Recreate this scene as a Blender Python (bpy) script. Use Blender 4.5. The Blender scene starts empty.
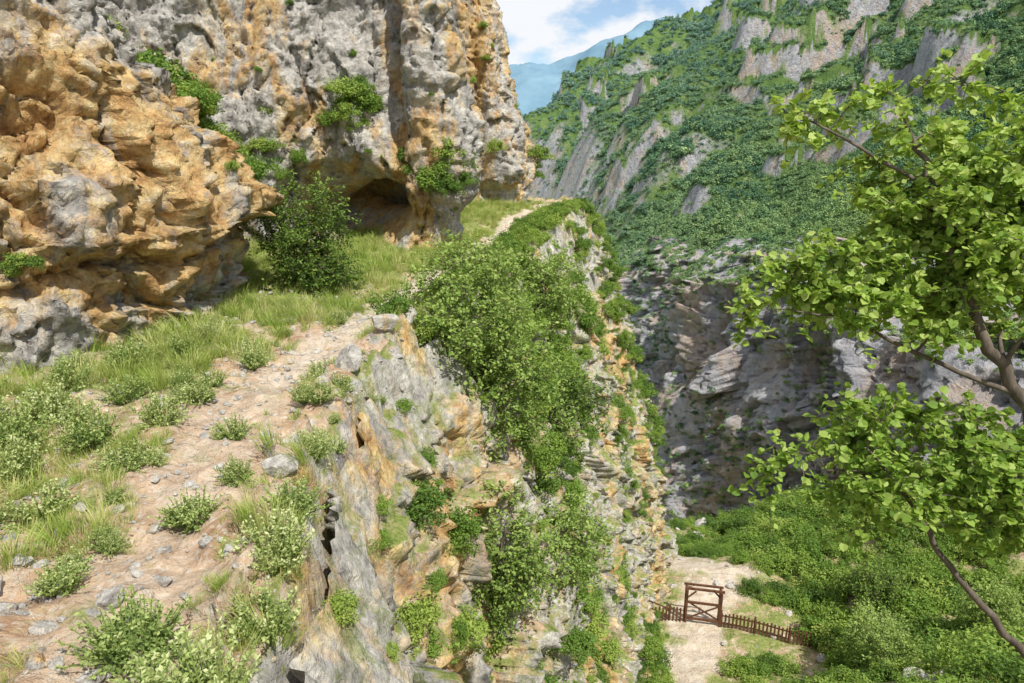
import bpy, math, random
import numpy as np
from mathutils import Vector, Matrix
random.seed(5); rng=np.random.default_rng(11)
scene=bpy.context.scene
COL=scene.collection

# ---------------------------------------------------------------- noise
def h3(ix,iy,iz,seed):
    n=((ix*73856093)^(iy*19349663)^(iz*83492791)^(seed*26544357+12345))&0xffffffff
    n=((n^(n>>13))*1274126177)&0xffffffff
    n=((n^(n>>15))*1103515245)&0xffffffff
    n=n^(n>>16)
    return n/4294967295.0
def vnoise(P,seed=0):
    I=np.floor(P).astype(np.int64); F=P-I
    F=F*F*F*(F*(F*6-15)+10)
    x,y,z=I[:,0],I[:,1],I[:,2]; fx,fy,fz=F[:,0],F[:,1],F[:,2]
    r=0
    for dx in (0,1):
        wx=fx if dx else 1-fx
        for dy in (0,1):
            wy=fy if dy else 1-fy
            for dz in (0,1):
                wz=fz if dz else 1-fz
                r=r+wx*wy*wz*h3(x+dx,y+dy,z+dz,seed)
    return r*2-1
def fbm(P,o=4,seed=0):
    r=0;a=1;t=0;Q=np.array(P,float)
    for i in range(o):
        r=r+a*vnoise(Q,seed+i*17);t+=a;a*=.5;Q=Q*2.03+7.1
    return r/t*1.5
def cell(P,seed=0):
    """worley cells: F1, cell random, edge distance, tilted facet value"""
    B=np.floor(P-0.5).astype(np.int64)
    best=np.full(len(P),9.);sec=np.full(len(P),9.);rid=np.zeros(len(P));off=np.zeros((len(P),3))
    for dx in (0,1):
        for dy in (0,1):
            for dz in (0,1):
                x,y,z=B[:,0]+dx,B[:,1]+dy,B[:,2]+dz
                px=x+.5+.7*(h3(x,y,z,seed)-.5);py=y+.5+.7*(h3(x,y,z,seed+1)-.5);pz=z+.5+.7*(h3(x,y,z,seed+2)-.5)
                o=np.stack([P[:,0]-px,P[:,1]-py,P[:,2]-pz],1)
                d=np.sqrt((o**2).sum(1))
                r=h3(x,y,z,seed+3)
                m=d<best
                sec=np.where(m,best,np.minimum(sec,d))
                rid=np.where(m,r,rid);best=np.where(m,d,best);off=np.where(m[:,None],o,off)
    a=rid*6.283*7;b=(rid*57.31)%1.0*2-1;c=np.sqrt(1-b*b)
    fac=off[:,0]*np.cos(a)*c+off[:,1]*np.sin(a)*c+off[:,2]*b
    return best,rid,sec-best,fac
def sst(a,b,x):
    t=np.clip((x-a)/(b-a),0,1);return t*t*(3-2*t)
def rockdisp(P,seed=0,big=1.0,strata=.12,vert=.6,mid=1.0):
    W=np.stack([fbm(P*.5+9,3,seed+50),fbm(P*.5+31,3,seed+51),fbm(P*.5+77,3,seed+52)],1)
    Q=P+W*.6
    d=big*1.0*fbm(P*np.array([.22,.22,.14]),3,seed)
    f,r,e,g=cell(Q*np.array([.42,.42,.42*vert]),seed+3); d=d+mid*(.5*(r-.5)+.9*g)-.2*np.exp(-(e/.05)**2)
    f,r,e,g=cell(Q*np.array([1.0,1.0,vert]),seed+5); d=d+mid*(.20*(r-.5)+.50*g)-.08*np.exp(-(e/.06)**2)
    f,r,e,g=cell(Q*np.array([2.3,2.3,2.3*vert])+5,seed+8); d=d+.10*(r-.5)+.26*g
    f,r,e,g=cell(P*np.array([4.6,4.6,3.6])+5,seed+12); d=d+.05*(r-.5)+.12*g
    s=(P[:,2]+.12*P[:,0]+.35*W[:,0])/.85;s=s-np.floor(s)
    d=d+strata*(s-.5)*2*sst(-.3,.4,W[:,1])
    d=d+.10*fbm(P*1.6,4,seed+20)
    return d

# ---------------------------------------------------------------- mesh helpers
def mesh_np(name,V,F,attrs=None,mat=None,smooth=True,link=True):
    V=np.asarray(V,np.float32);F=np.asarray(F,np.int32);k=F.shape[1]
    me=bpy.data.meshes.new(name)
    me.vertices.add(len(V));me.vertices.foreach_set('co',V.ravel())
    me.loops.add(F.size);me.loops.foreach_set('vertex_index',F.ravel())
    me.polygons.add(len(F));me.polygons.foreach_set('loop_start',np.arange(0,F.size,k,dtype=np.int32))
    me.polygons.foreach_set('loop_total',np.full(len(F),k,np.int32))
    me.update(calc_edges=True);me.validate()
    me.polygons.foreach_set('use_smooth',np.full(len(me.polygons),smooth,bool))
    for a,v in (attrs or {}).items():
        at=me.attributes.new(a,'FLOAT','POINT');at.data.foreach_set('value',np.asarray(v,np.float32))
    if mat:me.materials.append(mat)
    ob=bpy.data.objects.new(name,me)
    if link:COL.objects.link(ob)
    return ob
def gridfaces(nu,nv):
    i=np.arange(nu*nv).reshape(nu,nv)
    return np.stack([i[:-1,:-1],i[1:,:-1],i[1:,1:],i[:-1,1:]],-1).reshape(-1,4)

# ---------------------------------------------------------------- materials
class NT:
    def __init__(s,name):
        s.m=bpy.data.materials.new(name);s.m.use_nodes=True;s.t=s.m.node_tree;s.t.nodes.clear()
        s.out=s.n('ShaderNodeOutputMaterial')
        s.geo=s.n('ShaderNodeNewGeometry')
    def n(s,t,**k):
        x=s.t.nodes.new(t)
        for a,b in k.items():setattr(x,a,b)
        return x
    def l(s,a,b):s.t.links.new(a,b)
    def setin(s,sock,v):
        if isinstance(v,(int,float)):sock.default_value=v
        elif isinstance(v,tuple):sock.default_value=v if len(v)!=3 or sock.type=='VECTOR' else (*v,1)
        else:s.l(v,sock)
    def noise(s,scale,detail=4,rough=.6,stretch=None,dist=0,off=0):
        v=s.geo.outputs['Position']
        if stretch or off:
            mp=s.n('ShaderNodeMapping');mp.inputs['Scale'].default_value=stretch or (1,1,1);mp.inputs['Location'].default_value=(off,off*.7,off*.3);s.l(v,mp.inputs[0]);v=mp.outputs[0]
        x=s.n('ShaderNodeTexNoise');x.inputs['Scale'].default_value=scale;x.inputs['Detail'].default_value=detail;x.inputs['Roughness'].default_value=rough;x.inputs['Distortion'].default_value=dist
        s.l(v,x.inputs['Vector']);return x.outputs['Fac']
    def ramp(s,f,pts):
        r=s.n('ShaderNodeValToRGB');e=r.color_ramp.elements
        while len(e)<len(pts):e.new(.5)
        for i,(p,c) in enumerate(pts):
            e[i].position=p;e[i].color=(*c,1) if isinstance(c,tuple) else (c,c,c,1)
        s.l(f,r.inputs[0]);return r.outputs[0]
    def mix(s,f,a,b,mode='MIX'):
        x=s.n('ShaderNodeMix',data_type='RGBA',blend_type=mode)
        s.setin(x.inputs[0],f);s.setin(x.inputs[6],a);s.setin(x.inputs[7],b);return x.outputs[2]
    def math(s,op,a,b=0,clamp=False):
        x=s.n('ShaderNodeMath',operation=op);x.use_clamp=clamp
        s.setin(x.inputs[0],a);s.setin(x.inputs[1],b);return x.outputs[0]
    def attr(s,n,):
        x=s.n('ShaderNodeAttribute');x.attribute_name=n;return x.outputs['Fac']
    def bump(s,h,strength,dist,prev=None):
        b=s.n('ShaderNodeBump');b.inputs['Strength'].default_value=strength;b.inputs['Distance'].default_value=dist
        s.l(h,b.inputs['Height'])
        if prev is not None:s.l(prev,b.inputs['Normal'])
        return b.outputs[0]
    def principled(s,col,rough=.9,spec=.2,normal=None):
        p=s.n('ShaderNodeBsdfPrincipled');s.setin(p.inputs['Base Color'],col);s.setin(p.inputs['Roughness'],rough)
        p.inputs['Specular IOR Level'].default_value=spec
        if normal is not None:s.l(normal,p.inputs['Normal'])
        return p.outputs[0]
    def done(s,sh):s.l(sh,s.out.inputs[0]);return s.m

def rock_color(t,sc=1.0,bias=0.0,useattr=True):
    big=t.noise(.35*sc,4,.6,(1,1,.6),.6)
    med=t.noise(1.9*sc,6,.7,None,.3,5)
    fine=t.noise(10*sc,4,.7,None,0,9)
    streak=t.noise(1.3*sc,4,.6,(1,1,.15),.5,3)
    grey=t.ramp(med,[(.30,(.24,.23,.215)),(.44,(.44,.415,.38)),(.58,(.60,.565,.505)),(.72,(.76,.72,.64))])
    orange=t.ramp(med,[(.28,(.28,.15,.065)),(.43,(.55,.33,.14)),(.57,(.70,.49,.24)),(.72,(.80,.68,.49))])
    om=t.math('ADD',big,bias)
    if useattr: om=t.math('ADD',om,t.attr('org'))
    om2=t.math('ADD',om,t.math('MULTIPLY',t.math('SUBTRACT',streak,.5),1.0))
    om2=t.math('ADD',om2,t.math('MULTIPLY',t.math('SUBTRACT',fine,.5),.3))
    om3=t.ramp(om2,[(.46,0.0),(.65,1.0)])
    c=t.mix(om3,grey,orange)
    dk=t.ramp(streak,[(.33,1.0),(.45,0.0)])
    c=t.mix(t.math('MULTIPLY',dk,.6),c,(.19,.18,.175))
    c=t.mix(.5,c,t.ramp(fine,[(.25,.22),(.5,.58),(.75,.93)]),'OVERLAY')
    return c,med,fine
def rock_bump(t,sc=1.0,k=1.0):
    n1=t.noise(2.2*sc,7,.72,(1,1,.8),.4,11)
    b=t.bump(n1,1.0,.34*k/sc)
    vo=t.n('ShaderNodeTexVoronoi',feature='F1');vo.inputs['Scale'].default_value=4.5*sc;vo.inputs['Randomness'].default_value=1
    t.l(t.geo.outputs['Position'],vo.inputs['Vector'])
    b=t.bump(vo.outputs['Distance'],.7,.06*k/sc,b)
    return b
def make_rock(name,bias,sc=1.0,tint=None,tf=.45):
    t=NT(name);c,_,_=rock_color(t,sc,bias)
    if tint:c=t.mix(tf,c,tint)
    return t.done(t.principled(c,.92,.15,rock_bump(t,sc)))
M_rockA=make_rock('outcrop_limestone',.045)
M_rockB=make_rock('cliff_limestone',-.01)
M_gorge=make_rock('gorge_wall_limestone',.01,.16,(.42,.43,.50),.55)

def make_ground():
    t=NT('ground_soil_and_rock')
    rc,med,fine=rock_color(t,1.0,.0)
    sep=t.n('ShaderNodeSeparateXYZ');t.l(t.geo.outputs['Normal'],sep.inputs[0])
    soil=t.ramp(t.noise(1.3,6,.7),[(.3,(.36,.21,.12)),(.5,(.57,.39,.25)),(.7,(.69,.57,.43))])
    soil=t.mix(t.ramp(fine,[(.50,0.0),(.64,.7)]),soil,(.70,.64,.55))
    g1=t.noise(7,5,.8,None,0,14)
    grassc=t.ramp(g1,[(.3,(.11,.16,.035)),(.5,(.24,.29,.08)),(.66,(.44,.40,.18))])
    gm=t.math('ADD',t.noise(.9,6,.8,None,0,40),t.attr('veg'))
    gm=t.ramp(gm,[(.50,0.0),(.62,1.0)])
    base=t.mix(gm,soil,grassc)
    pathc=t.ramp(med,[(.3,(.50,.39,.28)),(.5,(.64,.54,.42)),(.7,(.74,.67,.57))])
    base=t.mix(t.attr('path'),base,pathc)
    sl=t.math('ADD',sep.outputs['Z'],t.math('MULTIPLY',t.math('SUBTRACT',med,.5),.6))
    rm=t.ramp(sl,[(.62,1.0),(.76,0.0)])
    rocky=t.mix(t.ramp(t.noise(1.4,6,.85,None,0,60),[(.50,0.0),(.60,.75)]),rc,grassc)
    c=t.mix(rm,base,rocky)
    return t.done(t.principled(c,.95,.1,rock_bump(t,1.5,.8)))
M_ground=make_ground()

def make_hill():
    t=NT('mountain_slope_rock')
    rc,_,_=rock_color(t,.22,-.02,False)
    sep=t.n('ShaderNodeSeparateXYZ');t.l(t.geo.outputs['Normal'],sep.inputs[0])
    n=t.noise(.15,6,.7)
    veg=t.ramp(n,[(.3,(.07,.14,.04)),(.55,(.15,.24,.07)),(.75,(.30,.34,.15))])
    sl=t.math('ADD',sep.outputs['Z'],t.math('MULTIPLY',t.math('SUBTRACT',n,.5),.5))
    rm=t.ramp(sl,[(.42,1.0),(.56,0.0)])
    rc=t.mix(.5,rc,(.36,.38,.46))  # bluish mix puts distance haze into the rock colour
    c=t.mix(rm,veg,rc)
    return t.done(t.principled(c,.95,.1,rock_bump(t,.22,1.5)))
M_hill=make_hill()

def leaf_mat(name,c0,c1,c2,trans=.35,spec=.25,hue=.5,far=False):
    t=NT(name)
    oi=t.n('ShaderNodeObjectInfo')
    r=t.math('ADD',t.math('MULTIPLY',t.attr('rnd'),1-hue),t.math('MULTIPLY',oi.outputs['Random'],hue))
    c=t.ramp(r,[(.1,c0),(.5,c1),(.9,c2)])
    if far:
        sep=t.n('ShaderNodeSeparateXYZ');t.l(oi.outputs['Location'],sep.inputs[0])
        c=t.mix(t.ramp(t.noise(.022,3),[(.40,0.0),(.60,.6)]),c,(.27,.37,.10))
        c=t.mix(t.math('MULTIPLY',t.math('SUBTRACT',sep.outputs['Y'],60),.0013,True),c,(.19,.33,.33))  # aerial haze painted into the leaf colour, bluer with distance along Y
    p=t.principled(c,.55,spec)
    if trans<=0:return t.done(p)
    tr=t.n('ShaderNodeBsdfTranslucent');t.l(t.mix(.5,c,(.40,.55,.05),'MIX'),tr.inputs[0])
    mx=t.n('ShaderNodeMixShader');mx.inputs[0].default_value=trans
    t.l(p,mx.inputs[1]);t.l(tr.outputs[0],mx.inputs[2]);return t.done(mx.outputs[0])
M_leafN=leaf_mat('judas_leaves',(.14,.26,.04),(.32,.47,.08),(.56,.66,.20),.45,.35,.0)
M_bush=leaf_mat('shrub_leaves',(.07,.14,.03),(.19,.31,.05),(.40,.48,.11),.28,.2,.6)
M_tree=leaf_mat('bright_tree_leaves',(.11,.20,.04),(.25,.37,.08),(.45,.54,.16),.32,.25,.1)
M_dark=leaf_mat('dark_tree_leaves',(.05,.11,.02),(.12,.21,.035),(.25,.33,.06),.2,.25,.1)
M_far=leaf_mat('far_shrub_leaves_hazed',(.04,.11,.035),(.13,.25,.07),(.32,.43,.12),0,.1,.8,True)
M_grass=leaf_mat('grass_blades',(.20,.33,.05),(.40,.47,.12),(.66,.60,.30),.35,.15,.55)
M_herb=leaf_mat('herb_leaves',(.20,.29,.08),(.38,.46,.15),(.64,.66,.36),.25,.15,.3)
M_stone=make_rock('loose_stone',-.12,3.0)
t=NT('bark');c=t.ramp(t.noise(14,5,.7,(1,1,.3)),[(.3,(.06,.05,.04)),(.6,(.17,.14,.11)),(.8,(.28,.25,.21))])
M_bark=t.done(t.principled(c,.9,.15,t.bump(t.noise(30,4,.7,(1,1,.25)),.8,.01)))
t=NT('weathered_wood');c=t.ramp(t.noise(9,4,.7,(1,1,.2)),[(.3,(.07,.03,.018)),(.6,(.17,.08,.045)),(.8,(.26,.14,.08))])
M_wood=t.done(t.principled(c,.8,.2,t.bump(t.noise(30,3,.6,(1,1,.2)),.5,.01)))

# ---------------------------------------------------------------- near terrain
EDGE=np.array([(-1.0,-14),(-1.6,-2),(-2.1,4.4),(-2.7,8),(-3.0,12),(-2.2,16),(-1.1,21),(0.0,27),(1.6,34),(3.6,41),(4.9,46),(4.2,51),(0,57),(-8,63),(-40,74)],float)
def polydist(x,y,L):
    best=np.full(x.shape,1e9)
    for a,b in zip(L[:-1],L[1:]):
        d=b-a;tt=np.clip(((x-a[0])*d[0]+(y-a[1])*d[1])/(d@d),0,1)
        best=np.minimum(best,np.hypot(x-a[0]-tt*d[0],y-a[1]-tt*d[1]))
    return best
def inside(x,y,L):
    c=np.zeros(x.shape,bool);n=len(L)
    for i in range(n):
        x1,y1=L[i];x2,y2=L[(i+1)%n]
        m=((y1>y)!=(y2>y))
        xi=(x2-x1)*(y-y1)/((y2-y1) if y2!=y1 else 1e-9)+x1
        c^=m&(x<xi)
    return c
POLY=np.vstack([EDGE,[(-80,74),(-80,-14)]])
def sdist(x,y):
    d=polydist(x,y,EDGE);return np.where(inside(x,y,POLY),-d,d)
UP_PATH=np.array([(-2.8,3),(-3.6,6.5),(-4.4,10),(-4.2,13),(-3.5,16.3),(-2.6,20),(-1.6,25),(-.5,32),(0,38),(1.5,42),(2.8,45)])
LOW_PATH=np.array([(7.5,26),(9,31),(10.8,34),(11.7,36.2),(13,39),(15,41.5),(12.5,44),(10.5,48),(12,54)])
def floorH(x,y):
    bank=-5.2-.78*y+.25*(x-10)
    plat=-28.3+.30*np.maximum(0,x-19)-.42*np.maximum(0,y-42)-1.6*np.maximum(0,y-60-.1*(x-20))
    return np.maximum(np.logaddexp(bank,plat),-92)
SDX=[-50,0,.25,.6,1.2,2.0,2.8,3.6,4.6,5.6,6.6,9,30];SDZ=[0,0,.25,1.1,2.6,5.3,8.0,11,16.5,22.5,26.5,31,75]
def ledgeH(x,y,sd):
    n0=np.stack([x,y,0*x],1)
    return -4+.06*np.clip(-sd-1,0,6)+.5*sst(25,42,y)+.16*fbm(n0*.5,3,5)+.08*fbm(n0*2.2,3,6)+.035*fbm(n0*8,2,7)
def terrain(x,y):
    sd=sdist(x,y)
    n0=np.stack([x,y,0*x],1)
    sdw=sd+.35*fbm(n0*.9,4,3)*sst(-2,0,sd)
    led=ledgeH(x,y,sd)
    z=led-np.interp(sdw+.40*sst(.0,1.0,sd),SDX,SDZ)
    lip=np.exp(-((sd+.15)/.55)**2)
    cc=cell(np.stack([x*1.5,y*1.5,0*x],1),70)
    z=z+lip*(.34*(cc[1]-.4)+.35*cc[3])
    fl=floorH(x,y)+.5*fbm(n0*.25,3,9)+.12*fbm(n0*1.1,3,10)
    pl=polydist(x,y,LOW_PATH)
    fl=fl-.5*fbm(n0*.25,3,9)*sst(2.5,.8,pl)
    zz=np.logaddexp(z*2.2,fl*2.2)/2.2
    return zz,sd,z,fl
def axis(segs):
    out=[segs[0][0]]
    for a,b,s0,s1 in segs:
        p=a
        while p<b-1e-6:
            s=s0+(s1-s0)*(p-a)/(b-a);p=min(p+s,b);out.append(p)
    return np.array(out)
gx=axis([(-40,-10,1.5,.3),(-10,-8,.2,.09),(-8,0,.065,.07),(0,9,.09,.12),(9,20,.12,.25),(20,100,.25,2.5)])
gy=axis([(-14,3,1.0,.12),(3,20,.06,.08),(20,50,.085,.13),(50,66,.15,.4),(66,130,.5,3)])
X,Y=np.meshgrid(gx,gy,indexing='ij')
xf,yf=X.ravel(),Y.ravel()
Zf,SD,zs,fls=terrain(xf,yf)
GZ=Zf.reshape(X.shape)
pu=polydist(xf,yf,UP_PATH);pl=polydist(xf,yf,LOW_PATH)
nn=fbm(np.stack([xf,yf,0*xf],1)*.9,4,77)
path=np.maximum(sst(.75,.25,pu+.35*nn)*(SD<0)*(.35+.65*sst(9,14,yf)),sst(2.1,.9,pl+.9*nn)*(Zf<-20))
veg=np.where(SD<0,.12*sst(1.5,4,-SD)*sst(9,12,yf)-.01-.03*sst(11,8,yf),.10)+.06*(yf>16)*(SD<0)
ground=mesh_np('ground',np.stack([xf,yf,Zf],1),gridfaces(len(gx),len(gy)),{'path':path,'veg':veg,'org':.07*nn},M_ground)
def bil(gx,gy,G,x,y):
    i=np.clip(np.searchsorted(gx,x)-1,0,len(gx)-2);j=np.clip(np.searchsorted(gy,y)-1,0,len(gy)-2)
    u=(x-gx[i])/(gx[i+1]-gx[i]);v=(y-gy[j])/(gy[j+1]-gy[j])
    return (G[i,j]*(1-u)+G[i+1,j]*u)*(1-v)+(G[i,j+1]*(1-u)+G[i+1,j+1]*u)*v
def gz(x,y):
    return bil(gx,gy,GZ,np.atleast_1d(np.asarray(x,float)),np.atleast_1d(np.asarray(y,float)))
def gz1(x,y):return float(gz(x,y)[0])
print('ground verts',len(Zf))

# ---------------------------------------------------------------- cliff walls
def catmull(P):
    P=np.array(P,float);Q=np.vstack([2*P[0]-P[1],P,2*P[-1]-P[-2]])
    out=[]
    for i in range(1,len(Q)-2):
        t=np.linspace(0,1,60,endpoint=False)[:,None]
        a,b,c,d=Q[i-1],Q[i],Q[i+1],Q[i+2]
        out.append(.5*((2*b)+(-a+c)*t+(2*a-5*b+4*c-d)*t*t+(-a+3*b-3*c+d)*t**3))
    C=np.vstack(out+[P[-1:]])
    s=np.concatenate([[0],np.cumsum(np.hypot(*(np.diff(C,axis=0).T)))])
    return C,s
def wall(name,plan,z0,z1,nz,ds,lean,seed,mat,extra=None,orgf=None,dk={},amp=None,at2=None,sc=1.0):
    C,s=catmull(plan)
    S=np.arange(0,s[-1],ds)
    px=np.interp(S,s,C[:,0]);py=np.interp(S,s,C[:,1])
    tx=np.gradient(px);ty=np.gradient(py)
    k=int(1.2*sc/ds);ker=np.ones(k)/k
    tx=np.convolve(np.pad(tx,k,'edge'),ker,'same')[k:-k];ty=np.convolve(np.pad(ty,k,'edge'),ker,'same')[k:-k]
    l=np.hypot(tx,ty);nx,ny=ty/l,-tx/l
    A=np.repeat(px,nz);B=np.repeat(py,nz);NX=np.repeat(nx,nz);NY=np.repeat(ny,nz)
    tt=np.tile(np.linspace(0,1,nz),len(px))
    zt=z1(A,B) if callable(z1) else z1
    ZZ=z0+(zt-z0)*tt
    off=lean(A,B,ZZ)
    P=np.stack([A+NX*off,B+NY*off,ZZ],1)
    d=sc*rockdisp(P/sc,seed,**dk)
    if amp is not None:d=d*amp(P)
    if extra is not None:d=d+extra(P)
    P[:,0]+=NX*d;P[:,1]+=NY*d;P[:,2]+=.2*d*np.sin((P[:,0]*1.3+P[:,1])/sc)
    at={'org':orgf(P) if orgf is not None else np.zeros(len(P))}
    if at2:at.update(at2(P))
    ob=mesh_np(name,P,gridfaces(len(px),nz),at,mat)
    G=P.reshape(len(px),nz,3);N=np.cross(np.gradient(G,axis=0),np.gradient(G,axis=1)).reshape(-1,3);N/=np.linalg.norm(N,axis=1,keepdims=True)+1e-9
    return ob,P,N
def leanA(x,y,z):
    k=.28+.62*sst(14,19,y)
    top=np.maximum(0,z-6)
    return .6*sst(-2.1,-1.6,z+.3*np.sin(x*1.1+y*.7))-k*np.maximum(0,z+1.2)-top*1.5-.10*np.maximum(0,-z-2.5)-.2
outc,PA,NA=wall('rocky_outcrop',[(-30,-10),(-17,2),(-12.4,7.5),(-9.8,11),(-8.0,13.3),(-7.3,16),(-7.4,18.8),(-9.2,21.8),(-13.5,24),(-24,25)],-6,11,240,.07,leanA,100,M_rockA,
   None,lambda P:.04+.12*sst(3,-1,P[:,2])*sst(-3.4,-2.2,P[:,2])-.14*sst(1.2,2.8,P[:,2]),{'big':.8,'strata':.26,'mid':.66})
def leanB(x,y,z):
    top=np.maximum(0,z-17)
    return .5*sst(-2.6,-1.6,z)-(.17+.08*sst(35,42,y))*np.maximum(0,z+1)-top*1.2
def dents(P):
    def e(c,r,a):
        q=((P-np.array(c))/np.array(r));return -a*np.exp(-(q**2).sum(1)*1.2)
    d=e((-6.4,27.3,-2.2),(1.9,4,1.3),4.8)+e((-3.4,38,2),(1.2,8,5),2.2)+e((-2.0,42.5,3.5),(.8,3,6),1.6)+e((-4.6,27,5),(.5,3,5),1.8)
    pil=np.sin(P[:,0]*1.5+.6*fbm(P*.3,2,8)*3)*sst(-2,2,P[:,2])
    return d+pil*.5
cliff,PB,NB=wall('cliff',[(-50,14),(-26,21.5),(-15,25.5),(-10,27),(-7.5,28),(-5.8,27.8),(-4.0,27.1),(-2.7,27.4),(-2.3,29.2),(-3.2,33),(-4.8,38),(-4.9,41),(-3.2,42.2),(-1.2,42.6),(.3,44),(.6,47.5),(-1,53),(-6,61),(-24,80),(-60,100)],-6,26,330,.095,leanB,200,M_rockB,
   dents,lambda P:-.02+.16*np.exp(-(((P-np.array([-6,27.5,-2]))/np.array([2.2,4,1.6]))**2).sum(1))+.16*sst(36,39,P[:,1])*np.exp(-((P[:,0]+2.4)/1.4)**2)+.13*np.exp(-((P[:,0]+3.4)/.8)**2)*(P[:,1]<34)-.05*sst(30,26,P[:,1])*sst(-1,2,P[:,2]),{'vert':.25,'strata':.08,'big':.7,'mid':.5})
def leanC(x,y,z):
    h=-4+.5*sst(25,42,y)-z
    return np.interp(h,SDZ[1:],SDX[1:])+.12
gc,PC,NC=wall('gorge_cliff',EDGE[0:14],-34,lambda x,y:-4.3+.5*sst(25,42,y),330,.085,leanC,400,M_ground,
   None,lambda P:-.01+.07*fbm(P*.15,2,66),{'big':1.0,'strata':.15,'vert':.7},lambda P:.25+.70*sst(-4.6,-7.2,P[:,2]),lambda P:{'veg':np.full(len(P),.10)})
def ctop(x,y):return -27-.13*np.maximum(0,y-140)
def leanG(x,y,z):
    zt=ctop(x,y);return .30*np.maximum(0,zt-z)-1.65*np.maximum(0,z-zt)+3
GPLAN=[(20,330),(31,270),(40,225),(46,190),(50,165),(52,147),(56,128),(61,110),(70,88),(82,70),(100,50),(130,30)]
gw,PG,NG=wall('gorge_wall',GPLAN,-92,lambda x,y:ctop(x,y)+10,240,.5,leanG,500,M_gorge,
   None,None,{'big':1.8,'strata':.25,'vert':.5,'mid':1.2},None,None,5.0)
print('walls',len(PA),len(PB),len(PC),len(PG))
def snap(P,t):
    t=np.array(t);i=np.argmin(((P-t)**2).sum(1));return P[i]

# ---------------------------------------------------------------- far mountain
GP=np.array([(-150,800),(0,420)]+GPLAN+[(260,-40)],float)
GPOLY=np.vstack([GP,[(900,-40),(900,900),(-150,900)]])
def hillH(x,y):
    c=(-.209*x+.58*y)/.616;f=(.58*x+.209*y)/.616
    P=np.stack([x,y,0*x],1)
    sg=polydist(x,y,GP);sg=np.where(inside(x,y,GPOLY),sg,-sg)
    w=16*fbm(P*.012,3,300)
    rav=np.abs(fbm(np.stack([(c+w)*.017,f*.0055,0*x],1),4,310))
    M=.58*x+.209*y-89+9*fbm(P*.008,3,320)-33*(.42-rav)*sst(80,240,y)
    M=M+7*fbm(P*.032,5,330)
    mask=sst(.17,.50,fbm(np.stack([c*.024,f*.034,0*x+3],1),4,340))*sst(140,190,y)
    cr_=cell(P*np.array([.055,.055,1]),347)
    fr=(M+16*fbm(P*.035,4,345))/22;fr=fr-np.floor(fr)
    M=M+mask*((sst(.0,.30,fr)-fr)*13+5*(cr_[1]-.5)+9*cr_[3])
    cr=600+20*fbm(P*.01,2,360)
    M=M-.9*np.maximum(0,y-cr)-22*sst(330,600,y)+6*fbm(P*.03,5,361)*sst(450,600,y)
    ct=ctop(x,y)-1.5
    k=sst(0,45,sg)
    M=np.where(sg>0,(ct+.6*sg)*(1-k)+M*k,ct+8*sg)
    return np.maximum(M,-95)
hx=axis([(-120,0,6,1.6),(0,150,.9,1.2),(150,450,1.5,6)])
hy=axis([(60,180,.8,1.0),(180,330,1.1,1.8),(330,760,1.9,6)])
HX,HY=np.meshgrid(hx,hy,indexing='ij')
HZ=hillH(HX.ravel(),HY.ravel()).reshape(HX.shape)
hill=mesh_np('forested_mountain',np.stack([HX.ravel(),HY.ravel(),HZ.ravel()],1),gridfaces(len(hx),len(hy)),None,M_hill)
print('hill',HZ.size)
t=NT('hazy_mountain');c=t.ramp(t.noise(.006,5,.7),[(.3,(.12,.22,.30)),(.7,(.22,.34,.42))])  # haze is painted: blue base colours, no atmosphere in between
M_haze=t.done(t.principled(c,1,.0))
fx=np.linspace(-1500,2500,260);fy=np.linspace(1500,4200,120)
FX,FY=np.meshgrid(fx,fy,indexing='ij');PP=np.stack([FX.ravel(),FY.ravel(),0*FX.ravel()],1)
ridge=np.interp(FX.ravel(),[-1500,-400,-100,0,140,270,430,700,1200,2500],[150,190,240,255,292,345,395,440,560,500])
gs=np.exp(-((PP[:,1]-2500)/520)**2)
FZ=ridge*gs+34*fbm(PP*.006,5,400)*gs-95+95*gs
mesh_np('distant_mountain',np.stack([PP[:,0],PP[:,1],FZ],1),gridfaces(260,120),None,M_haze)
V=np.array([(-6000,-3000,-96),(6000,-3000,-96),(6000,9000,-96),(-6000,9000,-96)])
mesh_np('valley_floor',V,np.array([[0,1,2,3]]),None,M_hill)

# ---------------------------------------------------------------- foliage prototypes
OVAL=(np.array([(0,0,0),(.5,-.30,.08),(1,0,0),(.5,.30,.08)]),[(0,1,2),(0,2,3)])
HEART=(np.array([(0,0,0),(-.08,-.30,.07),(.22,-.50,.10),(.62,-.42,.07),(1.0,0,-.08),(.62,.42,.07),(.22,.50,.10),(-.08,.30,.07)]),[(0,1,2),(0,2,3),(0,3,4),(0,4,5),(0,5,6),(0,6,7)])
def leaves(C,size,N=None,tmpl=OVAL,r=None,T=None):
    n=len(C);r=r or rng
    if N is None:N=r.normal(size=(n,3))+np.array([0,0,.9])
    N=N/np.linalg.norm(N,axis=1,keepdims=True)
    if T is None:T=r.normal(size=(n,3))
    T=T-(T*N).sum(1,keepdims=True)*N;T/=np.linalg.norm(T,axis=1,keepdims=True)+1e-9
    B=np.cross(N,T);tp,tf=tmpl;k=len(tp)
    s=np.asarray(size).reshape(-1,1,1)*np.ones((n,1,1))
    V=C[:,None,:]+s*(tp[None,:,0:1]*T[:,None]+tp[None,:,1:2]*B[:,None]+tp[None,:,2:3]*N[:,None])
    F=(np.arange(n)[:,None,None]*k+np.array(tf)[None]).reshape(-1,3)
    rn=np.repeat(r.random(n),k)
    return V.reshape(-1,3),F,rn
def merge(parts):
    Vs,Fs,Rs=[],[],[];o=0
    for V,F,R in parts:
        Vs.append(V);Fs.append(F+o);Rs.append(R);o+=len(V)
    return np.vstack(Vs),np.vstack(Fs),np.concatenate(Rs)
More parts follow.
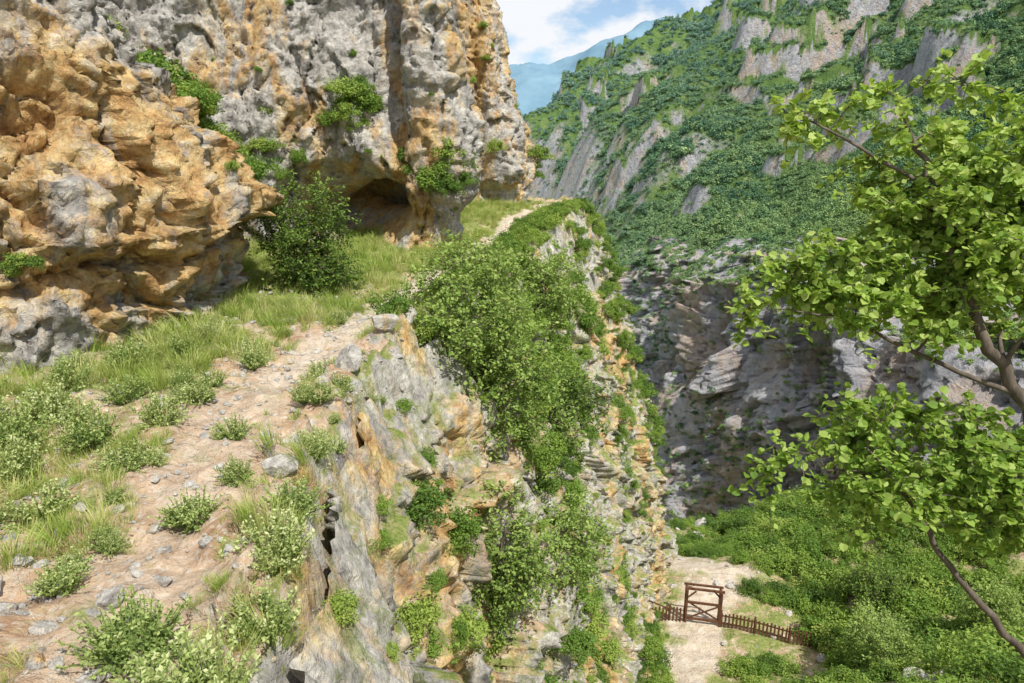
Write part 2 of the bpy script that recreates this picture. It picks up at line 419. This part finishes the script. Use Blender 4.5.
def sph(n,r=None):
    v=(r or rng).normal(size=(n,3));return v/np.linalg.norm(v,axis=1,keepdims=True)
def tube(pts,rad,k=5):
    pts=np.array(pts,float);n=len(pts);rad=np.asarray(rad)*np.ones(n)
    T=np.gradient(pts,axis=0);T/=np.linalg.norm(T,axis=1,keepdims=True)+1e-9
    a=np.array([.31,.95,.1]);U=np.cross(T,a);U/=np.linalg.norm(U,axis=1,keepdims=True)+1e-9;W=np.cross(T,U)
    an=np.linspace(0,2*np.pi,k,endpoint=False)
    V=pts[:,None]+rad[:,None,None]*(np.cos(an)[None,:,None]*U[:,None]+np.sin(an)[None,:,None]*W[:,None])
    i=np.arange(n*k).reshape(n,k);j=np.roll(i,-1,1)
    q=np.stack([i[:-1],j[:-1],j[1:],i[1:]],-1).reshape(-1,4)
    F=np.vstack([q[:,[0,1,2]],q[:,[0,2,3]]])
    return V.reshape(-1,3),F,np.full(n*k,.0)
def proto_bush(nm,seed,nc=24,per=150,ls=.075,mat=None,flat=.8):
    r=np.random.default_rng(seed);parts=[]
    for i in range(nc):
        d=sph(1,r)[0];d[2]=abs(d[2])*1.0-.15;c=d*np.array([1,1,flat])*r.uniform(.25,.85)
        rr=r.uniform(.16,.38);p=sph(per,r);p=p*(rr*(.5+.6*r.random((per,1))))
        p[:,2]*=.75
        V,F,R=leaves(c+p,ls*r.uniform(.6,1.2,per),N=p/rr*.9+r.normal(size=(per,3))*.45+np.array([0,0,.5]),r=r)
        R=np.clip(R*.6+r.random()*.4,0,1);parts.append((V,F,R))
    V,F,R=merge(parts)
    return mesh_np(nm,V,F,{'rnd':R},mat,False,False)
def mkcol(name,obs):
    c=bpy.data.collections.new(name)
    for o in obs:c.objects.link(o)
    return c
C_bush=mkcol('shrub_shapes',[proto_bush('shrub_shape_%d'%i,20+i,24+3*i,85,.105,M_bush,.75+.1*i) for i in range(4)])
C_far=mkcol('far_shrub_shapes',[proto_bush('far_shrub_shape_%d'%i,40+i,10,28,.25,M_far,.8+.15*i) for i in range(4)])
def proto_grass(nm,seed,n=70,h=.35,spread=.16):
    r=np.random.default_rng(seed);V=[];F=[];R=[]
    for i in range(n):
        a=r.uniform(0,6.28);b=np.array([math.cos(a),math.sin(a),0])*r.uniform(0,spread);dr=np.array([math.cos(a+r.normal()*.6),math.sin(a+r.normal()*.6),0])
        H=h*r.uniform(.4,1.2);ln=r.uniform(.1,.9)*H;w=.005;s=np.array([-dr[1],dr[0],0])*w
        m=b+dr*ln*.3+np.array([0,0,H*.6]);tp=b+dr*ln+np.array([0,0,H]);o=len(V)
        V+=[b-s,b+s,m-s*.8,m+s*.8,tp];F+=[(o,o+1,o+3),(o,o+3,o+2),(o+2,o+3,o+4)];R+=[r.random()]*5
    return mesh_np(nm,np.array(V),np.array(F),{'rnd':np.array(R)},M_grass,False,False)
C_grass=mkcol('grass_shapes',[proto_grass('grass_shape_%d'%i,60+i,50+15*i,.22+.06*i,.13+.03*i) for i in range(4)])
def proto_herb(nm,seed,n=34,h=.5,ls=.045,per=16):
    r=np.random.default_rng(seed);parts=[]
    for i in range(n):
        a=r.uniform(0,6.28);ti=r.uniform(.05,.95);H=h*r.uniform(.6,1.1)
        d=np.array([math.cos(a)*math.sin(ti),math.sin(a)*math.sin(ti),math.cos(ti)])
        b=np.array([math.cos(a),math.sin(a),0])*.08
        tt=np.linspace(0,1,5)[:,None];st=b+d*H*tt+np.array([0,0,-.10])*tt**2*math.sin(ti)
        parts.append(tube(st,np.linspace(.005,.003,5),3))
        q=r.uniform(.2,1,per)[:,None];c=b+d*H*q+np.array([0,0,-.10])*q**2*math.sin(ti)
        V,F,R=leaves(c,ls*r.uniform(.6,1.2,per),T=d+sph(per,r)*1.2,r=r)
        R=np.clip(np.repeat(q[:,0],4)**3*.7+R*.3,0,1);parts.append((V,F,R))
    V,F,R=merge(parts);return mesh_np(nm,V,F,{'rnd':R},M_herb,False,False)
C_herb=mkcol('herb_shapes',[proto_herb('herb_shape_%d'%i,80+i,70+14*i,.38+.04*i,.036,26) for i in range(4)])
import bmesh
def proto_rock(nm,seed):
    bm=bmesh.new();bmesh.ops.create_icosphere(bm,subdivisions=4,radius=.5)
    co=np.array([v.co[:] for v in bm.verts]);u=co/np.linalg.norm(co,axis=1,keepdims=True)
    d=.5*np.ones(len(u))
    r=np.random.default_rng(seed)
    for i in range(16):
        n=sph(1,r)[0];k=r.uniform(.28,.45);dt=u@n;d=np.minimum(d,np.where(dt>.15,k/np.maximum(dt,.15),9))
    co=u*d[:,None]*np.array([1.2,.9,.65]);co+=u*(.03*fbm(co*5+seed,3,seed))[:,None]
    F=np.array([[v.index for v in f.verts] for f in bm.faces]);bm.free()
    return mesh_np(nm,co,F,{'org':np.zeros(len(co))},M_stone,False,False)
C_rock=mkcol('stone_shapes',[proto_rock('stone_shape_%d'%i,i+3) for i in range(4)])

def scatter(name,pos,scl,col,rotx=0.15):
    n=len(pos);me=bpy.data.meshes.new(name);me.vertices.add(n);me.vertices.foreach_set('co',np.asarray(pos,np.float32).ravel())
    scl=np.asarray(scl,float)
    if scl.ndim==1:scl=np.stack([scl*rng.uniform(.85,1.15,n),scl*rng.uniform(.85,1.15,n),scl*rng.uniform(.8,1.15,n)],1)
    rot=np.stack([rng.normal(size=n)*rotx,rng.normal(size=n)*rotx,rng.uniform(0,6.28,n)],1)
    for nm,v in (('scl',scl),('rot',rot)):
        a=me.attributes.new(nm,'FLOAT_VECTOR','POINT');a.data.foreach_set('vector',v.astype(np.float32).ravel())
    a=me.attributes.new('idx','INT','POINT');a.data.foreach_set('value',rng.integers(0,len(col.objects),n).astype(np.int32))
    ob=bpy.data.objects.new(name,me);COL.objects.link(ob)
    g=bpy.data.node_groups.new(name+'_gn','GeometryNodeTree')
    g.interface.new_socket('Geometry',in_out='INPUT',socket_type='NodeSocketGeometry');g.interface.new_socket('Geometry',in_out='OUTPUT',socket_type='NodeSocketGeometry')
    gi=g.nodes.new('NodeGroupInput');go=g.nodes.new('NodeGroupOutput');ip=g.nodes.new('GeometryNodeInstanceOnPoints')
    ci=g.nodes.new('GeometryNodeCollectionInfo');ci.inputs['Collection'].default_value=col;ci.inputs['Separate Children'].default_value=True;ci.inputs['Reset Children'].default_value=True
    def na(nm,ty):
        x=g.nodes.new('GeometryNodeInputNamedAttribute');x.data_type=ty;x.inputs[0].default_value=nm;return x.outputs[0]
    L=g.links.new;L(gi.outputs[0],ip.inputs['Points']);L(ci.outputs[0],ip.inputs['Instance']);ip.inputs['Pick Instance'].default_value=True
    L(na('idx','INT'),ip.inputs['Instance Index']);L(na('rot','FLOAT_VECTOR'),ip.inputs['Rotation']);L(na('scl','FLOAT_VECTOR'),ip.inputs['Scale'])
    L(ip.outputs[0],go.inputs[0])
    m=ob.modifiers.new('scatter','NODES');m.node_group=g
    return ob

# far shrubs
def hz(x,y):return bil(hx,hy,HZ,x,y)
N=175000
u=rng.random(N);yy=70*(620/70)**u;xx=rng.uniform(-.15,1.05,N)*yy+5
keep=xx<430
xx,yy=xx[keep],yy[keep]
zz=hz(xx,yy);sx=(hz(xx+1,yy)-hz(xx-1,yy))/2;sy=(hz(xx,yy+1)-hz(xx,yy-1))/2;sl=np.hypot(sx,sy)
P3=np.stack([xx,yy,zz],1)
dn=fbm(P3*.05,3,500)
prob=np.where(sl<1.5,.80+.45*dn,np.where(sl<2.3,.36+.25*dn,.08))*np.clip(yy/150,.7,1)
k=(rng.random(len(xx))<prob)&(zz>-60)&(sl<6)
P3=P3[k];print('far shrubs',len(P3))
r=(.5+1.6*rng.random(len(P3))**1.9)*(.72+P3[:,1]/360)*(.85+.3*np.clip(dn[k],-1,1))
r=np.where(sl[k]>1.5,r*.65,r)
P3[:,2]+=.1*r
ii=rng.integers(0,len(PG),46000);nzg=np.abs(NG[ii,2]);cn=fbm(PG[ii]*.05,3,510)
tp=PG[ii,2]-ctop(0,PG[ii,1])
k=rng.random(len(ii))<(.06+.85*nzg**1.2)*sst(-.5,.4,cn)+.9*sst(-1,2,tp)
PW=PG[ii][k];print('gorge wall shrubs',len(PW))
P3=np.vstack([P3,PW]);r=np.concatenate([r,rng.uniform(.4,1.3,len(PW))*(.75+.35*sst(-2,2,tp[k]))])
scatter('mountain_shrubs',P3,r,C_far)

# shrubs on the gorge cliff
B=[];R=[]
ii=rng.integers(0,len(PC),22000);ii=ii[(PC[ii,1]>3)&(PC[ii,1]<54)&(PC[ii,2]<-4.0)]
p=PC[ii];nz_=np.abs(NC[ii,2])
cn=fbm(p*np.array([.2,.2,.16]),3,600)
near=sst(14.5,11,p[:,1])
pr=(.08+.5*nz_)*sst(-.40,.12,cn-.32*near)*(1-.5*near)
k=rng.random(len(p))<pr*.9
for q,c_ in zip(p[k],cn[k]):
    B.append(tuple(q));R.append(rng.uniform(.22,.8)*(1+.5*max(c_,0)))
k=rng.random(len(p))<.05
for q in p[k]:B.append(tuple(q));R.append(rng.uniform(.12,.3))
print('cliff bushes',len(B))
for i in range(190):
    y=rng.uniform(16,47);x=np.interp(y,EDGE[2:11,1],EDGE[2:11,0])+rng.uniform(-1.3,.5)
    if polydist(np.array([x]),np.array([y]),UP_PATH)[0]<.6:continue
    B.append((x,y,gz1(x,y)+.1));R.append(rng.uniform(.2,.8))
cand=rng.uniform([5,17],[60,66],(5800,2));cx,cy=cand[:,0],cand[:,1]
cz,csd,czs,cfl=terrain(cx,cy);cz=gz(cx,cy)
cn=fbm(np.stack([cx*.16,cy*.16,0*cx],1),3,620)
pd=polydist(cx,cy,LOW_PATH)
m=(cfl>czs+.5)&(pd>1.9)&((cn>-.20+.2*(cx<17))|(cx>19)&(cn>-.65)|(cy>44)&(cn>-.6)|(cy<28)&(cx>11))&(rng.random(len(cx))<.62)
m&=~((cx>4)&(cx<17.6)&(cy>32.8)&(cy<38.0))
for x,y,z,q in zip(cx[m],cy[m],cz[m],cn[m]):
    B.append((x,y,z+.1));R.append((.35+1.5*rng.random()**1.7)*(1.1 if x>18 else .7))
print('bushes',len(B))
scatter('hillside_shrubs',B,R,C_bush)
W=[];WR=[]
def cl(P,t,r,n=1,sp=.5):
    for i in range(n):
        q=snap(P,np.array(t)+rng.normal(size=3)*sp*(n>1));W.append(tuple(q));WR.append(r*rng.uniform(.6,1.2))
cl(PA,(-9.6,21.5,2.2),1.05,16,.8);cl(PA,(-10.8,22,3.6),1.15,16,.8);cl(PA,(-8.6,20.6,1.0),.9,14,.5);cl(PA,(-7.9,19.8,-.3),.75,12,.5);cl(PA,(-7.4,19.4,-1.6),.6,8,.4)
cl(PA,(-8.9,13.3,-.5),.2);cl(PA,(-8.8,12.2,-2.0),.33,4,.2);cl(PA,(-8.5,15,-1),.2,4,.6);cl(PA,(-8,17,1),.25,5,.7);cl(PA,(-10,14,2),.3,4,.8)
cl(PB,(-5.9,28,1.4),.75,14,.5);cl(PB,(-3.0,27.5,-1.0),.8,17,.5);cl(PB,(-6.6,28.4,2.4),.35,4,.4);cl(PB,(-7,29,6),.5,5,.5)
cl(PB,(-.2,45,2.2),.8,6,.8);cl(PB,(-3,41,1.0),.6,3,.6);cl(PB,(-9,27,0),.6,8,.8);cl(PB,(-4.8,28,-.2),.3,3,.5)
cl(PB,(-1,43,6),.4,4,1.5);cl(PB,(-3,30,3),.4,5,1.2);cl(PB,(.8,46,-1),.8,6,.8);cl(PB,(-9,28,4),.3,6,2);cl(PB,(-5,29,3),.22,12,2)
scatter('cliff_shrubs',W,WR,C_bush)

# grass on ledge
cand=rng.uniform([-11,3],[3,44],(25000,2));cx,cy=cand[:,0],cand[:,1]
sdv=sdist(cx,cy);pd=polydist(cx,cy,UP_PATH);cn=fbm(np.stack([cx*.6,cy*.6,0*cx],1),3,700)
dens=sst(-.10,.6,cn+.5*sst(9.5,12,cy)*sst(1.3,3.0,-sdv)+.25*(cy>16)-.12)
m=(sdv<.2)&(pd>.38+.1*cn)&(dens*.8>rng.random(len(cx)))
m&=(rng.random(len(cx))<np.where(cy<16,.85,.5))
cx,cy=cx[m],cy[m];cz=gz(cx,cy)
G=np.stack([cx,cy,cz-.02],1);print('grass',len(G))
scatter('grass',G,rng.uniform(.35,1.15,len(G))*np.where(cy>10,1.15,.8)*sst(.2,1.0,polydist(cx,cy,UP_PATH))**.4,C_grass,.2)
hb=[(-5.1,9.3,1.0),(-3.6,6.9,1.0),(-5.3,6.9,1.05),(-3.4,7.7,.6),(-4,9.1,.8),(-6.6,8.4,1.2),(-5.7,8.6,1.1),(-7,11.9,1.1),(-2.7,8.5,.7),(-2.35,6.0,1.1),(-3.1,4.7,1.1),(-2.7,4.4,1.0),(-6.1,7.6,1.1),(-6.9,9.5,1.1),(-2.2,5.2,1.0),(-7.4,10.6,1.1),(-4.6,8.0,.5),(-3.3,10.2,.6),(-3.0,9.6,.5),(-6.2,10.4,.9),(-5.6,11,.7),(-7.8,9.2,1.2),(-2.5,7.0,.8),(-2.2,4.0,1.1),(-6.3,12.6,.8),(-5.4,12.9,.7),(-4.9,12.3,.9),(-4.4,6.0,.5),(-4.9,7.9,.8),(-6.3,9.2,1),(-5.0,10.3,.8),(-7.2,8.6,1.1),(-5.9,6.4,1)]
for i in range(90):
    x=rng.uniform(-9,-2.3);y=rng.uniform(5.5,17)
    if polydist(np.array([x]),np.array([y]),UP_PATH)[0]>.5:hb.append((x,y,rng.uniform(.2,.75)))
hb=np.array(hb)
scatter('flowering_herbs',np.stack([hb[:,0],hb[:,1],gz(hb[:,0],hb[:,1])-.02],1),hb[:,2]*1.2,C_herb)
st=[(-4.35,5.6,.28),(-3.7,5.4,.3),(-3.1,12.2,.75),(-2.5,16,.6),(-4.6,5.3,.25),(-4.9,5.5,.35),(-3.0,8.6,.4),(-2.9,7.9,.5),(-3.2,11.0,.5),(-2.7,14,.7),(-7.6,9.4,.4),(-4.1,5.1,.22),(-5.2,5.9,.3)]
for i in range(2600):
    x=rng.uniform(-8,-2);y=rng.uniform(3.5,20);st.append((x,y,.025+.16*rng.random()**3.5))
for i in range(200):
    x=rng.uniform(6,24);y=rng.uniform(26,48);st.append((x,y,.1+.6*rng.random()**4))
for i in range(36):
    x=rng.uniform(17,24);y=rng.uniform(21,27);st.append((x,y,.5+1.4*rng.random()**2))
for i in range(16):
    x=rng.uniform(12,24);y=rng.uniform(50,60);st.append((x,y,.5+1.4*rng.random()))
st=np.array(st)
scatter('loose_stones',np.stack([st[:,0],st[:,1],gz(st[:,0],st[:,1])+.08*st[:,2]],1),st[:,2],C_rock,.3)

# ---------------------------------------------------------------- trees
def make_tree(name,skel,targets,twig,per,ls,mat,tmpl=OVAL,seed=1,leafup=.9,k=6,spread=.16):
    """skel: list of polylines (trunk, limbs); targets: crown points joined by branches"""
    r=np.random.default_rng(seed);parts=[];nodes=[];nr=[]
    for pl_,r0,r1 in skel:
        P=np.array(pl_,float);n=max(8,len(P)*5)
        tt=np.linspace(0,len(P)-1,n);Q=np.stack([np.interp(tt,range(len(P)),P[:,i]) for i in range(3)],1)
        for _ in range(3):Q[1:-1]=.25*Q[:-2]+.5*Q[1:-1]+.25*Q[2:]
        Q[1:-1]+=r.normal(size=(n-2,3))*.25*r0
        rr=np.linspace(r0,r1,n);parts.append(tube(Q,rr,8));nodes+=list(Q[n//3:]);nr+=list(rr[n//3:])
    T=np.array(targets);base=np.array(skel[0][0][-1]);T=T[np.argsort(np.linalg.norm(T-base,axis=1))]
    LC=[];LT=[];LN=[]
    for t_ in T:
        A=np.array(nodes);d=np.linalg.norm(A-t_,axis=1)-np.array(nr)*2;i=int(np.argmin(d));a=A[i];ra=min(nr[i]*.7,.02+.012*np.linalg.norm(a-t_))
        L=np.linalg.norm(t_-a)
        tt=np.linspace(0,1,7)[:,None];mid=r.normal(size=3)*L*.12+np.array([0,0,.12*L])
        Q=a+(t_-a)*tt+mid*4*tt*(1-tt)*.6
        rr=np.linspace(ra,max(ra*.35,.003),7);parts.append(tube(Q,rr,k));nodes+=list(Q[2:]);nr+=list(rr[2:])
        for j in range(twig):
            s=r.uniform(.35,1);b=a+(t_-a)*s+mid*4*s*(1-s)*.6
            dv=(t_-a)/max(L,.01)*.7+sph(1,r)[0];dv/=np.linalg.norm(dv);tl=r.uniform(.5,1.3)*spread*2.2
            e=b+dv*tl+np.array([0,0,-.15*tl]);tw=np.array([b,(b+e)/2+np.array([0,0,.05*tl]),e]);parts.append(tube(tw,[.004+ls*.02,.003,.002],3))
            q=r.uniform(.1,1.05,per)[:,None];c=b+(e-b)*q+sph(per,r)*ls*.5
            LC.append(c);LT.append(dv+sph(per,r)*1.0+np.array([0,0,-.2]));LN.append(r.normal(size=(per,3))*.55+np.array([0,0,leafup]))
    V,F,R=merge(parts)
    e=bpy.data.objects.new(name,None);e.location=tuple(skel[0][0][0]);COL.objects.link(e)
    inv=Matrix.Translation(-Vector(e.location))
    o1=mesh_np('trunk_and_branches',V,F,None,M_bark);o1.parent=e;o1.matrix_parent_inverse=inv
    C=np.vstack(LC);V,F,R=leaves(C,ls*r.uniform(.55,1.2,len(C)),N=np.vstack(LN),T=np.vstack(LT),tmpl=tmpl,r=r)
    zr=(V[:,2]-V[:,2].min())/(np.ptp(V[:,2]));R=np.clip(.7*R+.3*zr,0,1)
    o2=mesh_np('foliage',V,F,{'rnd':R},mat,False);o2.parent=e;o2.matrix_parent_inverse=inv
    print(name,'leaves',len(C));return e
def ell(c,r,n,shell=.45,seed=3):
    g=np.random.default_rng(seed);d=sph(n,g);return np.array(c)+d*np.array(r)*(shell+(1-shell)*g.random((n,1)))
sk=[([(5.6,4.0,gz1(5.6,4.0)-.1),(5.1,4.2,-6.2),(4.7,4.3,-4.4),(4.3,4.6,-2.8),(3.75,4.75,-1.75),(3.3,4.9,-1.0),(3.05,5.0,-.3),(2.85,5.2,.2)],.10,.012),
    ([(4.7,4.3,-4.4),(4.2,4.2,-3.95),(3.75,4.2,-3.55),(3.2,4.35,-2.95),(2.95,4.5,-2.5),(2.6,4.6,-2.1)],.045,.008),
    ([(4.3,4.6,-2.8),(3.9,4.6,-2.6),(3.4,4.5,-2.35),(2.9,4.55,-2.3),(2.3,4.55,-2.25)],.03,.006),
    ([(3.75,4.75,-1.75),(3.0,4.8,-1.45),(2.4,4.8,-1.15),(1.9,4.8,-1.1)],.022,.005),
    ([(3.05,5.0,-.3),(2.6,5.2,0.0),(2.25,5.3,.2),(2.05,5.3,.24)],.016,.004)]
tg=[(2.02,5.25,.22),(2.15,5.2,.15),(2.3,5.3,.3),(2.5,5.3,.35),(2.75,5.3,.42),(3.13,5.35,.52),(3.35,5.3,.45),(3.65,5.3,.35),(1.68,4.85,-1.15),(1.8,4.85,-1.05),(1.95,4.9,-.9),(2.15,4.9,-1.0),(1.85,4.55,-2.3),(2.0,4.6,-2.2),(2.2,4.6,-2.05),(2.45,4.65,-1.8),(2.35,4.6,-2.5),(2.6,4.5,-2.7)]
tg=np.vstack([tg,ell((3.25,5.0,-.35),(.8,.6,.7),66,.3,1),ell((3.5,5.1,-1.0),(.9,.6,.5),38,.3,2),ell((2.55,4.9,-.95),(.7,.4,.30),24,.2,3),ell((3.0,4.6,-2.15),(.8,.45,.40),42,.3,4),ell((3.9,5,-.3),(.7,.7,.8),34,.2,5),ell((3.7,4.5,-2.6),(.6,.4,.4),18,.2,6)])
make_tree('judas_tree',sk,tg,7,16,.056,M_leafN,HEART,9,.8,6,.11)
b=snap(PC,(-1.1,17.0,-6.4))-np.array([0,0,.2])
make_tree('oak_tree',[([b,(-1.2,17,-5.6),(-1.1,16.9,-4.9),(-.9,16.9,-4.1)],.12,.04)],
   np.vstack([ell((-1.1,16.6,-4.3),(2.2,1.9,1.8),150,.35,11),ell((-.6,16.3,-6.0),(2.2,1.5,1.5),90,.3,12),ell((-1.2,17.8,-3.0),(1.5,1.1,1.0),50,.3,13)]),6,14,.12,M_tree,OVAL,12,.8,5,.30)
q=snap(PC,(.0,13.6,-10.0));x,y,z=q
make_tree('oak_tree',[([q-np.array([.2,0,.2]),(x-.1,y,z+.9),(x+.1,y-.1,z+1.8)],.09,.03)],
   np.vstack([ell((x+.1,y,z+1.2),(1.3,1.2,1.4),80,.3,21),ell((x-.1,y-.3,z+.0),(1.2,1.0,.9),40,.3,22)]),6,14,.105,M_tree,OVAL,22,.8,5,.27)
q=snap(PC,(1.4,21,-9.5));x,y,z=q
make_tree('oak_tree',[([q-np.array([.2,0,.2]),(x,y,z+.9),(x+.2,y-.1,z+1.8)],.09,.03)],ell((x+.2,y,z+1.3),(1.7,1.5,1.5),90,.3,25),6,13,.12,M_dark,OVAL,26,.8,5,.30)
q=snap(PC,(1.2,16.5,-11.5));x,y,z=q
make_tree('oak_tree',[([q-np.array([.2,0,.2]),(x,y,z+.8),(x+.2,y-.1,z+1.5)],.09,.03)],ell((x+.2,y,z+1.0),(1.3,1.3,1.5),70,.3,27),6,13,.12,M_tree,OVAL,28,.8,5,.30)
q=snap(PC,(1.6,26,-6));x,y,z=q
make_tree('oak_tree',[([q-np.array([.2,0,.2]),(x,y,z+.8),(x+.2,y-.1,z+1.5)],.09,.03)],ell((x+.1,y,z+1.1),(1.6,1.6,1.5),80,.3,29),6,12,.13,M_tree,OVAL,30,.8,5,.32)
z=gz1(-5.9,19.4)
make_tree('evergreen_tree',[([(-5.9,19.4,z-.2),(-5.9,19.3,z+.8),(-5.8,19.2,z+1.7)],.12,.04)],np.vstack([ell((-5.9,19.3,z+1.5),(1.25,1.1,1.55),120,.3,31),ell((-5.2,19.0,z+.6),(1.1,.9,.6),36,.3,32)]),6,16,.10,M_dark,OVAL,33,.8,5,.28)
for (x,y,h,s) in ((19.5,31,2.6,41),(22,36,3.0,42),(24.5,30,2.8,43),(18.5,28,2.3,45)):
    z=gz1(x,y)
    make_tree('oak_tree',[([(x,y,z-.2),(x+.1,y,z+h*.4),(x-.1,y,z+h*.8)],.1,.04)],ell((x,y,z+h*.7),(h*.62,h*.6,h*.5),70,.3,s),6,12,.15,M_tree if s%2 else M_dark,OVAL,s,.8,5,.36)

# ---------------------------------------------------------------- fence and gate
def box(bm,c,s,R=None):
    r=bmesh.ops.create_cube(bm,size=1);vs=r['verts']
    M=Matrix.Translation(c)@(R or Matrix.Identity(4))@Matrix.Diagonal((*s,1))
    bmesh.ops.transform(bm,matrix=M,verts=vs)
def fence(name,a,b):
    bm=bmesh.new();a=Vector(a);b=Vector(b);L=(b-a).length;n=int(L/.21);ang=math.atan2(b.y-a.y,b.x-a.x);Rz=Matrix.Rotation(ang,4,'Z')
    prev=None
    for i in range(n+1):
        p=a.lerp(b,i/n);z=min(gz1(p.x,p.y),-27.6);h=1.0+random.uniform(-.05,.05)
        box(bm,(p.x,p.y,z+h/2-.1),(.11,.03,h+.2),Rz@Matrix.Rotation(random.uniform(-.03,.03),4,'Y'))
        if i%9==0:
            box(bm,(p.x-.05*math.sin(-ang),p.y+.09,z+.5),(.12,.12,1.25),Rz)
            if prev is not None:
                q=Vector((p.x,p.y+.04,z));pr=prev;d=q-pr
                for hh in (.3,.8):
                    R=d.to_track_quat('X','Z').to_matrix().to_4x4()
                    box(bm,(pr+d/2)+Vector((0,0,hh)),(d.length,.04,.09),R)
            prev=Vector((p.x,p.y+.04,z))
    me=bpy.data.meshes.new(name);bm.to_mesh(me);bm.free();me.materials.append(M_wood);o=bpy.data.objects.new(name,me);COL.objects.link(o);return o
ga=Vector((10.8,36.3));gb=Vector((12.8,35.9))
fence('wooden_fence',(6.0,37.0),(10.7,36.35));fence('wooden_fence',(12.9,35.85),(17.6,34.1))
bm=bmesh.new();gzv=gz1(11.8,36.1);an=math.atan2(gb.y-ga.y,gb.x-ga.x);Rz=Matrix.Rotation(an,4,'Z')
for p in (ga,gb):
    for o in (0,.45):box(bm,(p.x+.1*o,p.y+o,gzv+1.15),(.13,.13,2.6),Rz)
    box(bm,(p.x+.02,p.y+.22,gzv+2.4),(.1,.75,.1),Rz)
m=(ga+gb)/2
for h in (2.46,1.5,.35):box(bm,(m.x,m.y-.012,gzv+h),(2.35 if h>2 else 1.9,.10,.14),Rz)
box(bm,(m.x+.05,m.y+.45,gzv+2.46),(2.35,.10,.12),Rz)
for s in (1,-1):
    box(bm,(m.x,m.y+.06*s,gzv+.93),(2.1,.05,.09),Rz@Matrix.Rotation(s*.52,4,'Y'))
    box(bm,(m.x+s*.75,m.y+.03,gzv+2.15),(.65,.06,.09),Rz@Matrix.Rotation(s*.8,4,'Y'))
me=bpy.data.meshes.new('wooden_gate');bm.to_mesh(me);bm.free();me.materials.append(M_wood);COL.objects.link(bpy.data.objects.new('wooden_gate',me))

# ---------------------------------------------------------------- light, sky, camera
EL=math.radians(57);AZ=math.radians(148)
sd_=Vector((math.sin(AZ)*math.cos(EL),math.cos(AZ)*math.cos(EL),math.sin(EL)))
L=bpy.data.lights.new('sun','SUN');L.energy=5.0;L.angle=math.radians(.5);L.color=(1,.96,.88)
lo=bpy.data.objects.new('sun',L);COL.objects.link(lo);lo.rotation_euler=sd_.to_track_quat('Z','Y').to_euler()
w=bpy.data.worlds.new('World');scene.world=w;w.use_nodes=True;nt=w.node_tree;nt.nodes.clear()
o=nt.nodes.new('ShaderNodeOutputWorld');bg=nt.nodes.new('ShaderNodeBackground');bg.inputs[1].default_value=.15
sk_=nt.nodes.new('ShaderNodeTexSky');sk_.sky_type='NISHITA';sk_.sun_disc=False;sk_.sun_elevation=EL;sk_.sun_rotation=AZ;sk_.altitude=300;sk_.dust_density=.6
tc=nt.nodes.new('ShaderNodeTexCoord');mp=nt.nodes.new('ShaderNodeMapping');mp.inputs['Scale'].default_value=(1,1,1.8);mp.inputs['Location'].default_value=(.35,.1,.12)
nz=nt.nodes.new('ShaderNodeTexNoise');nz.inputs['Scale'].default_value=9;nz.inputs['Detail'].default_value=9;nz.inputs['Roughness'].default_value=.55
rp=nt.nodes.new('ShaderNodeValToRGB');rp.color_ramp.elements[0].position=.42;rp.color_ramp.elements[1].position=.54
mx=nt.nodes.new('ShaderNodeMix');mx.data_type='RGBA';mx.inputs[7].default_value=(6.2,6.35,6.6,1)
nt.links.new(tc.outputs['Generated'],mp.inputs[0]);nt.links.new(mp.outputs[0],nz.inputs['Vector']);nt.links.new(nz.outputs['Fac'],rp.inputs[0])
nt.links.new(rp.outputs[0],mx.inputs[0]);nt.links.new(sk_.outputs[0],mx.inputs[6]);nt.links.new(mx.outputs[2],bg.inputs[0]);nt.links.new(bg.outputs[0],o.inputs[0])
cam=bpy.data.cameras.new('camera');cam.lens=24;cam.sensor_width=36;cam.clip_start=.05;cam.clip_end=12000
co=bpy.data.objects.new('camera',cam);COL.objects.link(co);co.rotation_euler=(math.radians(90-15.6),0,0);scene.camera=co
scene.view_settings.view_transform='Standard';scene.view_settings.look='None';scene.view_settings.exposure=0
